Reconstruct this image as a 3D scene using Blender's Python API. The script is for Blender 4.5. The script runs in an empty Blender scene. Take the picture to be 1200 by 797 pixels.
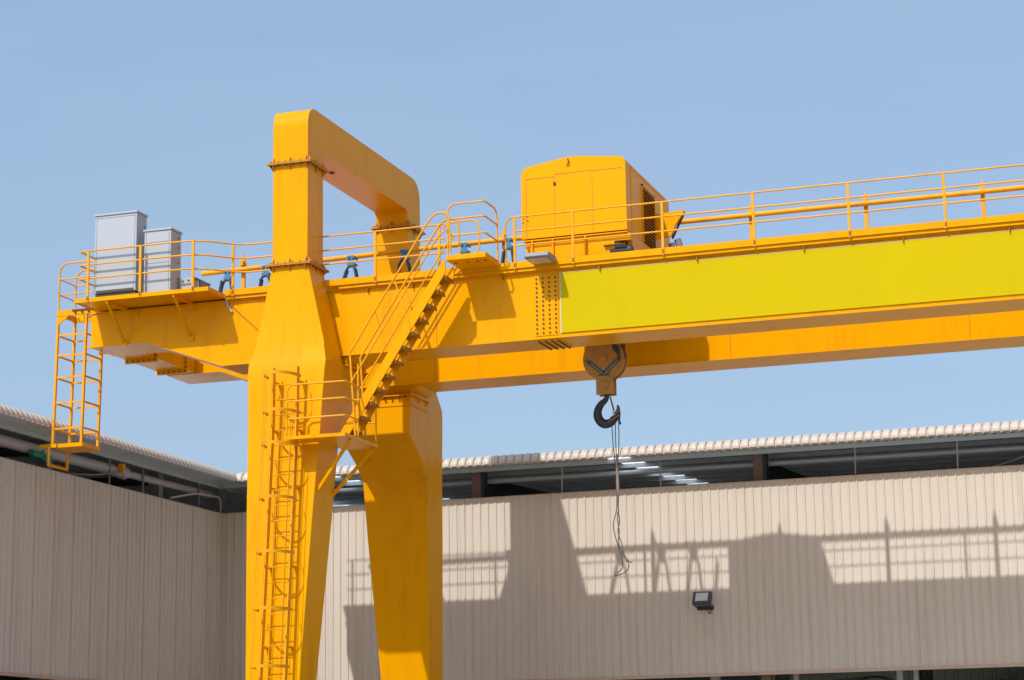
import bpy, bmesh, math, random
from mathutils import Vector, Matrix
random.seed(7)
S = bpy.context.scene
C = S.collection
R = math.radians

# ------------------------------------------------------------------ camera
yaw, pitch, roll = -3.23209604e-01, 2.04056105e-01, 1.63237240e-02
fw = Vector((math.sin(yaw)*math.cos(pitch), math.cos(yaw)*math.cos(pitch), math.sin(pitch)))
rt = Vector((math.cos(yaw), -math.sin(yaw), 0)); dn = fw.cross(rt)
c_, s_ = math.cos(roll), math.sin(roll)
r2 = c_*rt + s_*dn; d2 = -s_*rt + c_*dn
cam = bpy.data.cameras.new('camera'); cam.sensor_fit = 'HORIZONTAL'; cam.sensor_width = 36
cam.lens = 36*2560/1200; cam.clip_start = .5; cam.clip_end = 3000
co = bpy.data.objects.new('camera', cam); C.objects.link(co)
u2 = -d2; b2 = -fw
m = Matrix(((r2.x, u2.x, b2.x, 0), (r2.y, u2.y, b2.y, 0), (r2.z, u2.z, b2.z, 1.6), (0, 0, 0, 1)))
co.matrix_world = m
S.camera = co

# ------------------------------------------------------------------ light
sdir = Vector((.28, 1, -1.056)).normalized()
elev = math.asin(-sdir.z); az = math.atan2(-sdir.x, -sdir.y)
W = bpy.data.worlds.new('World'); S.world = W; W.use_nodes = True
nt = W.node_tree; nt.nodes.clear()
sky = nt.nodes.new('ShaderNodeTexSky'); sky.sky_type = 'NISHITA'; sky.sun_disc = False
sky.sun_elevation = elev; sky.sun_rotation = az % (2*math.pi)
sky.air_density = 1.0; sky.dust_density = 3.4; sky.ozone_density = 2.2; sky.altitude = 0
bg = nt.nodes.new('ShaderNodeBackground'); bg.inputs['Strength'].default_value = .15
wo = nt.nodes.new('ShaderNodeOutputWorld')
# thin streaky veil of high cloud over the clear sky
tc = nt.nodes.new('ShaderNodeTexCoord'); mpw = nt.nodes.new('ShaderNodeMapping'); mpw.inputs['Scale'].default_value = (1.2, 1.2, 5.5); mpw.inputs['Rotation'].default_value = (.25, .1, 0)
nzw = nt.nodes.new('ShaderNodeTexNoise'); nzw.inputs['Scale'].default_value = 2.2; nzw.inputs['Detail'].default_value = 6; nzw.inputs['Roughness'].default_value = .55; nzw.inputs['Distortion'].default_value = .6
mrw = nt.nodes.new('ShaderNodeMapRange'); mrw.inputs['From Min'].default_value = .3; mrw.inputs['From Max'].default_value = .75; mrw.inputs['To Min'].default_value = .28; mrw.inputs['To Max'].default_value = .78
mxw = nt.nodes.new('ShaderNodeMix'); mxw.data_type = 'RGBA'; mxw.inputs['B'].default_value = (2.02, 2.80, 3.85, 1)
nt.links.new(tc.outputs['Generated'], mpw.inputs[0]); nt.links.new(mpw.outputs[0], nzw.inputs['Vector']); nt.links.new(nzw.outputs['Fac'], mrw.inputs['Value'])
nt.links.new(mrw.outputs[0], mxw.inputs['Factor']); nt.links.new(sky.outputs[0], mxw.inputs['A'])
nt.links.new(mxw.outputs['Result'], bg.inputs[0]); nt.links.new(bg.outputs[0], wo.inputs[0])
sl = bpy.data.lights.new('sun', 'SUN'); sl.energy = 2.85; sl.angle = R(.53); sl.color = (1, .965, .91)
so = bpy.data.objects.new('sun', sl); C.objects.link(so)
so.rotation_euler = sdir.to_track_quat('-Z', 'Y').to_euler(); so.location = (-20, 0, 60)
S.view_settings.view_transform = 'Standard'; S.view_settings.look = 'None'
S.view_settings.exposure = 0.35; S.view_settings.gamma = 1; S.view_settings.use_curve_mapping = False
S.render.engine = 'CYCLES'
S.cycles.max_bounces = 8; S.cycles.diffuse_bounces = 4

# ------------------------------------------------------------------ materials
def mat(name, col, rough=.5, metal=0., spec=.5, var=.06, scale=1.5, stain=None, stain_amt=0., streak=(1, 1, .12), bump=0., bscale=20., coat=0., trans=0.):
    M = bpy.data.materials.new(name); M.use_nodes = True
    n = M.node_tree.nodes; L = M.node_tree.links; b = n['Principled BSDF']
    b.inputs['Roughness'].default_value = rough; b.inputs['Metallic'].default_value = metal
    b.inputs['Specular IOR Level'].default_value = spec
    b.inputs['Coat Weight'].default_value = coat; b.inputs['Coat Roughness'].default_value = .15
    geo = n.new('ShaderNodeNewGeometry')
    nz = n.new('ShaderNodeTexNoise'); nz.inputs['Scale'].default_value = scale; nz.inputs['Detail'].default_value = 5
    L.new(geo.outputs['Position'], nz.inputs['Vector'])
    mx = n.new('ShaderNodeMix'); mx.data_type = 'RGBA'
    mx.inputs['A'].default_value = tuple(c*(1-var) for c in col)+(1,)
    mx.inputs['B'].default_value = tuple(min(1, c*(1+var)) for c in col)+(1,)
    L.new(nz.outputs['Fac'], mx.inputs['Factor'])
    out = mx.outputs['Result']
    if stain:
        mp = n.new('ShaderNodeMapping'); mp.inputs['Scale'].default_value = streak
        L.new(geo.outputs['Position'], mp.inputs['Vector'])
        n2 = n.new('ShaderNodeTexNoise'); n2.inputs['Scale'].default_value = 2.6; n2.inputs['Detail'].default_value = 7; n2.inputs['Roughness'].default_value = .65
        L.new(mp.outputs[0], n2.inputs['Vector'])
        rp = n.new('ShaderNodeMapRange'); rp.inputs['From Min'].default_value = .5; rp.inputs['From Max'].default_value = .78
        rp.inputs['To Max'].default_value = stain_amt
        L.new(n2.outputs['Fac'], rp.inputs['Value'])
        m2 = n.new('ShaderNodeMix'); m2.data_type = 'RGBA'; m2.inputs['B'].default_value = tuple(stain)+(1,)
        L.new(rp.outputs[0], m2.inputs['Factor']); L.new(out, m2.inputs['A']); out = m2.outputs['Result']
    L.new(out, b.inputs['Base Color'])
    rr = n.new('ShaderNodeMapRange'); rr.inputs['To Min'].default_value = rough*.85; rr.inputs['To Max'].default_value = min(1, rough*1.2)
    L.new(nz.outputs['Fac'], rr.inputs['Value']); L.new(rr.outputs[0], b.inputs['Roughness'])
    if bump:
        n3 = n.new('ShaderNodeTexNoise'); n3.inputs['Scale'].default_value = bscale; n3.inputs['Detail'].default_value = 3
        L.new(geo.outputs['Position'], n3.inputs['Vector'])
        bp = n.new('ShaderNodeBump'); bp.inputs['Strength'].default_value = bump; bp.inputs['Distance'].default_value = .05
        L.new(n3.outputs['Fac'], bp.inputs['Height']); L.new(bp.outputs[0], b.inputs['Normal'])
    if trans:
        b.inputs['Transmission Weight'].default_value = trans
    return M

YEL = mat('crane_yellow_paint', (.77, .335, .0), rough=.3, spec=.08, var=.035, scale=.7, stain=(.52, .19, .004), stain_amt=.5, bump=.05, bscale=1.6)
YTR = mat('housing_yellow_paint', (.80, .345, .0), rough=.32, spec=.08, var=.03, scale=.9, stain=(.55, .25, .02), stain_amt=.25)
YSH = mat('handrail_yellow_paint', (.74, .335, .004), rough=.45, spec=.25, var=.06, scale=4, stain=(.3, .12, .03), stain_amt=.5, streak=(1, 1, 1))
FLG = mat('rusty_shaded_flange_paint', (.50, .215, .015), rough=.6, var=.15, scale=6)  # browner than the crane paint: rust plus underside shade put into the colour
SEAM = mat('weld_seam_dark', (.36, .15, .01), rough=.7)
TRD = mat('shaded_tread_plate', (.36, .155, .01), rough=.7, var=.2, scale=5)  # shade under the treads is put into this darker colour
SEAML = mat('soft_panel_seam', (.52, .21, .005), rough=.6)
BOLT = mat('rusty_bolt_heads', (.10, .045, .02), rough=.8)
PANEL = mat('lime_yellow_sign_sheet', (.53, .405, .002), rough=.6, spec=.05, var=.05, scale=.6, stain=(.46, .36, .004), stain_amt=.35)
WHITE = mat('white_edge_trim', (.55, .52, .44), rough=.6)
HOOKY = mat('worn_block_paint', (.46, .235, .04), rough=.55, var=.15, scale=5, stain=(.2, .1, .04), stain_amt=.6, streak=(1, 1, .5))
STEEL = mat('dark_hook_steel', (.035, .04, .05), rough=.55, metal=.3, var=.2, scale=8)
ROPE = mat('dark_wire_rope', (.05, .05, .055), rough=.7)
SLING = mat('worn_webbing_sling', (.28, .19, .17), rough=.9)
TEAL = mat('teal_arrow_paint', (.02, .13, .20), rough=.6)
BLUE = mat('blue_cable_carrier', (.03, .17, .33), rough=.5)
CABLE = mat('flat_cable_sheath', (.035, .05, .085), rough=.6)
GREY = mat('light_grey_cabinet_paint', (.39, .42, .465), rough=.45, spec=.3, var=.03, scale=2, stain=(.4, .37, .33), stain_amt=.25)
GREYD = mat('cabinet_shadow_gap', (.06, .06, .06), rough=.7)
LAMPG = mat('lamp_body_grey', (.19, .19, .22), rough=.5)
LAMPD = mat('lamp_housing_dark', (.045, .055, .075), rough=.5)
LENS = mat('lamp_lens', (.5, .47, .46), rough=.12, spec=.8)
DARK = mat('dark_opening', (.015, .015, .018), rough=.8)
WALL = mat('beige_sheet_cladding', (.59, .525, .45), rough=.5, spec=.35, var=.03, scale=.35, stain=(.40, .335, .265), stain_amt=.6, streak=(2.2, 2.2, .07))
TRIM = mat('beige_flashing', (.50, .37, .29), rough=.5, stain=(.4, .2, .1), stain_amt=.5, streak=(.4, .4, 1))
EAVE = mat('cream_eave_sheet', (.52, .46, .40), rough=.45, var=.05, scale=2, stain=(.42, .33, .24), stain_amt=.35, streak=(1, 1, 1))
ROOFU = mat('galvanised_roof_sheet', (.56, .63, .68), rough=.4, metal=.1, var=.15, scale=.8)
PURL = mat('galvanised_purlin', (.50, .56, .60), rough=.45, metal=.2)
DKST = mat('dark_painted_steel', (.03, .035, .04), rough=.6)
PRIM = mat('red_oxide_primer', (.20, .125, .11), rough=.7, var=.15, scale=4)
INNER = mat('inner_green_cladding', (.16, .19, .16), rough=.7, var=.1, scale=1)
PIPEM = mat('grey_duct_pipe', (.42, .41, .45), rough=.5, stain=(.3, .22, .18), stain_amt=.4)
GREEN = mat('green_valve_paint', (.01, .22, .14), rough=.5)
ORNG = mat('orange_hard_plastic', (.45, .09, .02), rough=.5)
GROUND = mat('pale_concrete_yard', (.40, .36, .30), rough=.9, var=.1, scale=.15, stain=(.33, .30, .26), stain_amt=.5, streak=(.1, .1, 1))
SKYL = bpy.data.materials.new('translucent_skylight'); SKYL.use_nodes = True
_n = SKYL.node_tree.nodes; _b = _n['Principled BSDF']; _t = _n.new('ShaderNodeBsdfTranslucent'); _a = _n.new('ShaderNodeMixShader')
_t.inputs['Color'].default_value = (.95, .97, .97, 1); _b.inputs['Base Color'].default_value = (.7, .72, .7, 1); _a.inputs[0].default_value = .93
SKYL.node_tree.links.new(_b.outputs[0], _a.inputs[1]); SKYL.node_tree.links.new(_t.outputs[0], _a.inputs[2])
SKYL.node_tree.links.new(_a.outputs[0], _n['Material Output'].inputs[0])

# ------------------------------------------------------------------ mesh helpers
def fillet(pts, r, n=5, closed=False):
    P = [Vector(p) for p in pts]; out = []
    N = len(P)
    for i, p in enumerate(P):
        if not closed and i in (0, N-1): out.append(p); continue
        a = P[i-1]-p; b = P[(i+1) % N]-p
        rr = r[i] if isinstance(r, (list, tuple)) else r
        d = min(rr, a.length*.49, b.length*.49)
        if d < 1e-4: out.append(p); continue
        s = p+a.normalized()*d; e = p+b.normalized()*d
        for k in range(n+1):
            t = k/n; out.append((1-t)**2*s+2*t*(1-t)*p+t*t*e)
    return out

class MB:
    def __init__(s): s.v = []; s.f = []
    def add(s, v, f):
        o = len(s.v); s.v += [tuple(x) for x in v]; s.f += [tuple(o+i for i in q) for q in f]; return s
    def box(s, x0, x1, y0, y1, z0, z1):
        v = [(x, y, z) for z in (z0, z1) for y in (y0, y1) for x in (x0, x1)]
        return s.add(v, [(0, 2, 3, 1), (4, 5, 7, 6), (0, 1, 5, 4), (2, 6, 7, 3), (0, 4, 6, 2), (1, 3, 7, 5)])
    def prism(s, poly, a0, a1, ax):
        def p3(p, a):
            return (a, p[0], p[1]) if ax == 'x' else (p[0], a, p[1]) if ax == 'y' else (p[0], p[1], a)
        n = len(poly); v = [p3(p, a0) for p in poly]+[p3(p, a1) for p in poly]
        f = [tuple(range(n)), tuple(range(2*n-1, n-1, -1))]+[(i, (i+1) % n, n+(i+1) % n, n+i) for i in range(n)]
        return s.add(v, f)
    def loft(s, levels):           # (z, x0, x1, y0, y1)
        v = []; f = []
        for z, x0, x1, y0, y1 in levels: v += [(x0, y0, z), (x1, y0, z), (x1, y1, z), (x0, y1, z)]
        for k in range(len(levels)-1):
            o = 4*k
            for i in range(4): f.append((o+i, o+(i+1) % 4, o+4+(i+1) % 4, o+4+i))
        f.append((3, 2, 1, 0)); o = 4*(len(levels)-1); f.append((o, o+1, o+2, o+3))
        return s.add(v, f)
    def tube(s, pts, r, n=8, closed=False):
        P = [Vector(p) for p in pts]; N = len(P); v = []; f = []
        t0 = (P[1]-P[0]).normalized(); up = Vector((0, 0, 1)) if abs(t0.z) < .9 else Vector((0, 1, 0))
        nrm = (up-t0*up.dot(t0)).normalized()
        for i in range(N):
            if closed: t = (P[(i+1) % N]-P[i-1]).normalized()
            else: t = (P[min(i+1, N-1)]-P[max(i-1, 0)]).normalized()
            nrm = (nrm-t*nrm.dot(t)).normalized(); b = t.cross(nrm)
            rr = r[i] if isinstance(r, (list, tuple)) else r
            for k in range(n):
                a = 2*math.pi*k/n; v.append(P[i]+(nrm*math.cos(a)+b*math.sin(a))*rr)
        M = N if closed else N-1
        for i in range(M):
            for k in range(n):
                f.append((i*n+k, i*n+(k+1) % n, ((i+1) % N)*n+(k+1) % n, ((i+1) % N)*n+k))
        if not closed: f += [tuple(range(n-1, -1, -1)), tuple((N-1)*n+k for k in range(n))]
        return s.add(v, f)
    def bar(s, p0, p1, w, h, side=(0, 1, 0)):   # rectangular bar, w along side
        p0 = Vector(p0); p1 = Vector(p1); t = (p1-p0).normalized(); sd = Vector(side)
        sd = (sd-t*sd.dot(t)).normalized(); u = t.cross(sd)
        v = []
        for p in (p0, p1):
            for a, b in ((-1, -1), (1, -1), (1, 1), (-1, 1)): v.append(p+sd*(a*w/2)+u*(b*h/2))
        return s.add(v, [(3, 2, 1, 0), (4, 5, 6, 7)]+[(i, (i+1) % 4, 4+(i+1) % 4, 4+i) for i in range(4)])
    def cyl(s, p0, p1, r, n=16): return s.tube([p0, p1], r, n)
    def build(s, name, material, parent=None, smooth=True, bevel=0):
        me = bpy.data.meshes.new(name); me.from_pydata(s.v, [], s.f)
        bm = bmesh.new(); bm.from_mesh(me); bmesh.ops.recalc_face_normals(bm, faces=bm.faces)
        if parent is not None:
            bmesh.ops.translate(bm, verts=bm.verts, vec=-wloc(parent))
        bm.to_mesh(me); bm.free()
        me.materials.append(material)
        if smooth:
            me.shade_smooth(); me.set_sharp_from_angle(angle=R(32))
        o = bpy.data.objects.new(name, me); C.objects.link(o)
        if parent is not None: o.parent = parent
        if bevel:
            bv = o.modifiers.new('bevel', 'BEVEL'); bv.width = bevel; bv.segments = 2; bv.limit_method = 'ANGLE'; bv.angle_limit = R(40)
            bv.harden_normals = False
        return o
def wloc(o):
    v = Vector((0, 0, 0))
    while o is not None: v += Vector(o.location); o = o.parent
    return v
def thing(name, label, cat, loc, group=None):
    o = bpy.data.objects.new(name, None); C.objects.link(o); o.location = loc; o.empty_display_size = .2
    o['label'] = label; o['category'] = cat
    if group: o['group'] = group
    return o
def struct(o): o['kind'] = 'structure'; return o

# ------------------------------------------------------------------ ground
struct(MB().add([(-700, -700, 0), (700, -700, 0), (700, 700, 0), (-700, 700, 0)], [(0, 1, 2, 3)]).build('ground', GROUND, smooth=False))

# ================================================================== WAREHOUSE
WY, WX, WT, WB = 61.4, -30.2, 10.24, 4.82
XE = 14.0; YS = 30.0
bld = thing('warehouse', 'beige corrugated steel warehouse wrapping behind and left of the yellow crane, open under its eaves', 'building', (WX, WY, 0))
def rib_profile(length, pitch=.252, d=.028, w=.045, seam=None):
    """list of (along, outward) for ribbed sheet"""
    out = []; a = 0; k = 0
    while a < length:
        out += [(a, 0), (a+pitch-w-.02, 0), (a+pitch-w, d), (a+pitch-.014, d), (a+pitch-.002, 0)]
        a += pitch; k += 1
    return out
# back wall (faces -Y)
pr = rib_profile(XE-WX)
v = []; f = []
for a, d in pr:
    v += [(WX+a, WY-d, WB), (WX+a, WY-d, WT)]
for i in range(len(pr)-1): f.append((2*i, 2*i+2, 2*i+3, 2*i+1))
mb = MB().add(v, f)
mb.box(WX, XE, WY+.02, WY+.06, WB, WT)
bw = mb.build('wall', WALL, bld, smooth=False); bw['label'] = 'back wall of beige ribbed sheet with the crane shadow'
# left wall (faces +X): corrugation finer, with overlaps each metre
v = []; f = []; prf = []
a = 0
while a < WY-YS:
    j = random.uniform(-.006, .006)
    for q in range(4):
        dd = .034 if q < 3 else .045
        prf += [(a, 0), (a+.12, 0), (a+.135, dd), (a+.222, dd), (a+.238, .0)]
        a += .252
    prf += [(a-.034, -.05+j), (a-.004, -.05)]
for a, d in prf:
    v += [(WX+d*.999, WY-a, WB-.02), (WX+d, WY-a, WT)]
for i in range(len(prf)-1): f.append((2*i, 2*i+2, 2*i+3, 2*i+1))
mb = MB().add(v, f); mb.box(WX-.08, WX-.04, YS, WY, WB, WT)
lw = mb.build('wall', WALL, bld, smooth=False); lw['label'] = 'left side wall of shaded beige ribbed sheet'
# flashing along the wall feet
MB().box(WX+.05, XE, WY-.05, WY+.08, WB-.09, WB-.001).build('flashing', TRIM, bld)
MB().box(WX-.1, WX+.05, YS, WY+.08, WB-.11, WB-.021).build('flashing', TRIM, bld)
MB().box(WX+.02, XE, WY-.012, WY+.07, WT+.001, WT+.02).build('top_capping', TRIM, bld)
MB().box(WX-.09, WX+.015, YS, WY+.07, WT+.001, WT+.02).build('top_capping', TRIM, bld)

# eaves: curved corrugated end sheet
def eave(along0, along1, axis, name):
    prof = []   # (out, z) quarter curve, out measured from wall plane outward
    cx, cz, r = .72, 11.12, .235
    prof.append((.35, cz+r+.03)); prof.append((.6, cz+r+.005))
    for k in range(8):
        t = k/7*math.pi/2; prof.append((cx+r*math.sin(t), cz+r*math.cos(t)))
    prof.append((cx+r, cz-.02))
    al = []; a = along0
    P = .252
    while a < along1-1e-4:
        al += [(a, .0), (a+.025, .022), (a+.10, .034), (a+.17, .03), (a+P-.04, .012), (a+P-.028, -.035), (a+P-.006, -.035)]; a += P
    v = []; f = []; n = len(prof)
    for a, d in al:
        for i, (o, z) in enumerate(prof):
            t = 0 if i < 2 else min(1, (i-2)/7)*math.pi/2
            oo = o+d*math.sin(t); zz = z+d*math.cos(t)
            v.append((a, WY-oo, zz) if axis == 'x' else (WX+oo, a, zz))
    for j in range(len(al)-1):
        for i in range(n-1): f.append((j*n+i, j*n+i+1, (j+1)*n+i+1, (j+1)*n+i))
    o = MB().add(v, f).build(name, EAVE, bld, smooth=False)
    return o
eave(WX+.9, XE, 'x', 'eave_sheet')
eave(YS, WY-.92, 'y', 'eave_sheet')
# small edge angle under the eave lip
MB().box(WX+.9, XE, WY-.95, WY-.915, 11.07, 11.10).build('eave_edge', TRIM, bld)
MB().box(WX+.915, WX+.95, YS, WY-.9, 11.07, 11.10).build('eave_edge', TRIM, bld)

# roof sheets (slightly sloping up away from the eaves), seen from below
sl_ = .05
def zr(d): return 11.13+sl_*(d+.9)
def roofstrip(a0, a1, axis, d0, d1, material, name, lift=0):
    v = []; f = []
    k = 0; a = a0; al = []
    while a < a1-1e-3:
        al += [(a, 0), (a+.15, 0), (a+.18, .03), (a+.23, .03)]; a += .252
    al.append((a1, 0))
    for a, h in al:
        for d in (d0, d1):
            z = zr(d)+h+lift
            v.append((a, WY+d, z) if axis == 'x' else (WX-d, a, z))
    for i in range(len(al)-1): f.append((2*i, 2*i+2, 2*i+3, 2*i+1))
    return MB().add(v, f).build(name, material, bld, smooth=False)
sky_x = [(-17.7, -16.95), (-26.9, -26.2), (8.6, 9.3)]
cur = WX+.2
for a, b in sorted(sky_x):
    roofstrip(cur, a, 'x', -.68, 24, ROOFU, 'roof_sheet'); roofstrip(a, b, 'x', -.1, 24, SKYL, 'skylight', .004); cur = b
roofstrip(cur, XE, 'x', -.68, 24, ROOFU, 'roof_sheet')
roofstrip(YS, WY+24, 'y', -.68, 22, ROOFU, 'roof_sheet')
# purlins under the roof
for k in range(15):
    d = .05+k*1.6; z = zr(d)-.10
    MB().box(WX, XE, WY+d, WY+d+.07, z-.03, z+.095).build('purlin', PURL, bld)
for k in range(13):
    d = .1+k*1.6; z = zr(d)-.10
    MB().box(WX-d-.07, WX-d, YS, WY+20, z-.03, z+.095).build('purlin', PURL, bld)
# rails along the openings
MB().tube([(WX+.4, WY+.9, 10.86), (XE, WY+.9, 10.86)], .075, 10).build('eave_rail', PURL, bld)
# main columns and trusses
for xc0 in (-21.88, -13.22, -4.5, 4.2, 12.9):
    mb = MB(); mb.box(xc0-.15, xc0+.12, WY+.35, WY+.372, 0, 11.12); mb.box(xc0-.15, xc0+.12, WY+.70, WY+.722, 0, 11.12)
    cobj = mb.build('column', PRIM, bld)
    MB().box(xc0-.02, xc0+.0, WY+.375, WY+.697, 0, 11.1).build('column_web', DKST, cobj)
    MB().box(xc0+.125, xc0+.22, WY+.36, WY+.72, 9.9, 11.1).build('cleat_plate', DKST, cobj)
    MB().box(xc0-.15, xc0+.12, WY+.33, WY+.349, 10.1, 10.32).build('base_cleat', LAMPG, cobj)
    mb = MB()
    y0 = WY+.8
    mb.bar((xc0, y0, zr(.8)-.32), (xc0, WY+24, zr(24)-.32), .16, .18, (1, 0, 0))
    mb.bar((xc0, y0, 10.3), (xc0, WY+24, zr(24)-1.9), .16, .14, (1, 0, 0))
    for k in range(10):
        t0 = k/10; t1 = (k+.5)/10; t2 = (k+1)/10
        top = lambda t: (xc0, y0+t*23.2, zr(.8+t*23.2)-.32); bot = lambda t: (xc0, y0+t*23.2, 10.3+(zr(24)-1.9-10.3)*t)
        mb.bar(bot(t0), top(t1), .07, .07, (1, 0, 0)); mb.bar(top(t1), bot(t2), .07, .07, (1, 0, 0))
    mb.prism([(y0, 9.9), (y0, zr(.8)-.3), (y0+5.5, zr(6.3)-.3), (y0+5.5, zr(6.3)-.75), (y0+1.2, zr(2)-1.05)], xc0-.06, xc0+.06, 'x')
    mb.build('roof_truss', DKST, bld)
for yc0 in (58.0, 51.6, 45.0, 38.4):
    mb = MB(); mb.box(WX-.72, WX-.35, yc0-.12, yc0+.12, 0, 11.12); co_ = mb.build('column', LAMPG, bld)
    mb = MB(); mb.bar((WX-.4, yc0, zr(.4)-.34), (WX-21, yc0, zr(21)-.34), .16, .24, (0, 1, 0))
    mb.bar((WX-.4, yc0, 10.35), (WX-21, yc0, zr(21)-1.6), .14, .14, (0, 1, 0)); mb.build('roof_truss', DKST, bld)
# tie rods
for x in (-19.13, -16.11, -10.38, -7.5, -1.8, 1.2):
    MB().cyl((x, WY+.15, WT), (x+.02, WY+.15, 11.2), .022, 8).build('hanger_rod', PIPEM, bld)
for y in (60.2, 56.6, 54.6):
    MB().cyl((WX-.2, y, WT), (WX-.2, y, 11.2), .03, 8).build('hanger_rod', LAMPG, bld)
# corner post and inner dark sheets
MB().box(WX-.35, WX-.1, WY+.25, WY+.5, 0, 11.15).build('corner_post', LAMPG, bld)
# conduit by corner
MB().tube(fillet([(WX-.1, WY+.1, WT), (WX-.1, WY+.1, 10.78), (WX-.1, WY-1.6, 10.7), (WX-.25, WY-3.0, 10.4)], .3), .03, 8).build('conduit_pipe', WHITE, bld)
MB().cyl((-7.1, WY+1.6, 10.35), (-5.2, WY+1.4, 10.85), .03, 8).build('stay_rod', WHITE, bld)
# big pipe beneath left eave
pp = MB().tube([(WX-.35, YS, 10.78), (WX-.35, 55.6, 10.80)], .16, 16).build('duct_pipe', PIPEM, bld)
MB().tube([(WX-.35, 55.6, 10.80), (WX-.35, 61.2, 10.84)], .11, 16).build('duct_pipe', PIPEM, bld)
MB().tube([(WX-.35, 55.45, 10.80), (WX-.35, 55.75, 10.80)], .19, 16).build('pipe_coupling', PIPEM, bld)
MB().box(WX-.2, WX-.05, 55.1, 55.25, 10.72, 10.98).build('pipe_clamp', YSH, bld)
MB().tube(fillet([(WX-.12, 55.15, 10.75), (WX-.1, 53.6, 10.45), (WX-.2, 52.2, 10.32)], .5), .025, 6).build('slack_hose', SLING, bld)
mb = MB(); mb.cyl((WX-.12, 50.25, 10.62), (WX-.12, 50.62, 10.60), .085, 12); mb.cyl((WX-.1, 50.78, 10.58), (WX-.1, 51.1, 10.56), .10, 12)
mb.cyl((WX-.08, 50.6, 10.60), (WX-.08, 50.8, 10.59), .05, 10); mb.cyl((WX-.08, 50.7, 10.5), (WX-.02, 50.7, 10.75), .03, 8)
mb.build('valve', GREEN, bld)
# rear and side interior walls + floor slab
def sheet(x0, x1, y0, y1, z0, z1, material, name):
    o = MB().box(x0, x1, y0, y1, z0, z1); return o.build(name, material, bld)
v = []; f = []; pr = rib_profile(XE-WX+22, pitch=.4, d=.05, w=.1)
for a, d in pr: v += [(WX-22+a, WY+23.6-d, 0), (WX-22+a, WY+23.6-d, 13.1)]
for i in range(len(pr)-1): f.append((2*i, 2*i+2, 2*i+3, 2*i+1))
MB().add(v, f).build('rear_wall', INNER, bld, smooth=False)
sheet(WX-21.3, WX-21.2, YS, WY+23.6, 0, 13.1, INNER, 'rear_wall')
sheet(WX-21.3, WX-.1, YS-.1, YS, 0, 11.0, WALL, 'end_wall')
sheet(XE, XE+.1, WY+.1, WY+23.6, 0, 11.1, WALL, 'end_wall')
sheet(WX-21.2, XE, WY+.0, WY+23.5, .02, .08, GROUND, 'floor_slab')
# inner partition seen beneath the wall foot, with light posts and cables
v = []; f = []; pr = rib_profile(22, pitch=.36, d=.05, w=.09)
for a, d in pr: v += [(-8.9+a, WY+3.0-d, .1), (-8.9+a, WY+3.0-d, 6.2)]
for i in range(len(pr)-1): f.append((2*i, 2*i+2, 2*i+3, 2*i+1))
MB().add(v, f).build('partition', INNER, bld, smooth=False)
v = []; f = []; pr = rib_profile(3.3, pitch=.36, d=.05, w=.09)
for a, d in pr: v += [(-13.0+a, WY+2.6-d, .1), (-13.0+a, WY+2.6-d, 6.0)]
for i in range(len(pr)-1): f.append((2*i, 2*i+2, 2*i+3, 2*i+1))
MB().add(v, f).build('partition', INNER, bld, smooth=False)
for x0, x1 in ((-14.98, -14.72), (-13.42, -13.14), (-12.55, -12.42), (-9.62, -9.45), (-9.15, -9.02)):
    MB().box(x0, x1, WY+.9, WY+1.1, .08, 6.0).build('post', PIPEM, bld)
for k in range(4):
    MB().tube(fillet([(-12.5+k*.1, WY+1.2, 4.35+.04*k), (-11.4, WY+1.2, 4.42+.05*k), (-10.2, WY+1.2, 4.66), (-9.85+.08*k, WY+1.2, 4.5), (-9.8+.1*k, WY+1.2, 2.4)], .4), .028, 6).build('power_cable', DKST, bld)

# things standing inside the open ground floor, only tops peep below the wall
t = thing('hoist_motor', 'dark boxy hoist motor seen beneath the beige wall at lower right', 'machine', (-6.9, WY+1.9, 0))
MB().box(-7.2, -6.82, WY+1.6, WY+2.1, 3.9, 4.52).build('motor_body', DKST, t, bevel=.02)
MB().prism([(-6.8, 3.9), (-5.2, 3.9), (-5.2, 4.42), (-6.3, 4.42), (-6.7, 4.32)], WY+1.6, WY+2.2, 'y').build('gear_case', DKST, t)
MB().box(-7.24, -5.0, WY+1.5, WY+2.3, 0.08, 3.9).build('stand', DKST, t)
t = thing('beacon_drum', 'rusty orange rounded drum beneath the beige wall beside the dark motor', 'drum', (-7.95, WY+1.9, 0))
MB().tube([(-7.95, WY+1.9, .08), (-7.95, WY+1.9, 4.25), (-7.95, WY+1.9, 4.34), (-7.95, WY+1.9, 4.4)], [.17, .17, .14, .05], 16).build('drum_body', ORNG, t)

# wall lamp
t = thing('floodlight', 'dark square floodlight tilted up on the beige back wall', 'floodlight', (-14.83, WY-.03, 6.75), 'floodlights')
cx, cz = -14.83, 6.92
P0 = Vector((cx, WY-.42, cz))
up = Vector((0, .55, .83)).normalized(); nn = Vector((0, -.83, .55)).normalized()
def obox(mb, c, hx, hu, hn):
    vs = []
    for k in (-1, 1):
        for b in (-1, 1):
            for a in (-1, 1): vs.append(c+Vector((1, 0, 0))*a*hx+up*b*hu+nn*k*hn)
    mb.add(vs, [(0, 2, 3, 1), (4, 5, 7, 6), (0, 1, 5, 4), (2, 6, 7, 3), (0, 4, 6, 2), (1, 3, 7, 5)])
mb = MB(); obox(mb, P0, .27, .2, .07); mb.build('lamp_body', LAMPD, t, bevel=.012)
mb = MB(); obox(mb, P0+nn*.075, .18, .14, .008); mb.build('lens', LENS, t)
mb = MB(); mb.bar((cx-.22, WY-.03, 6.68), (cx-.22, WY-.42, 6.72), .03, .03, (1, 0, 0)); mb.bar((cx+.22, WY-.03, 6.68), (cx+.22, WY-.42, 6.72), .03, .03, (1, 0, 0))
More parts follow.
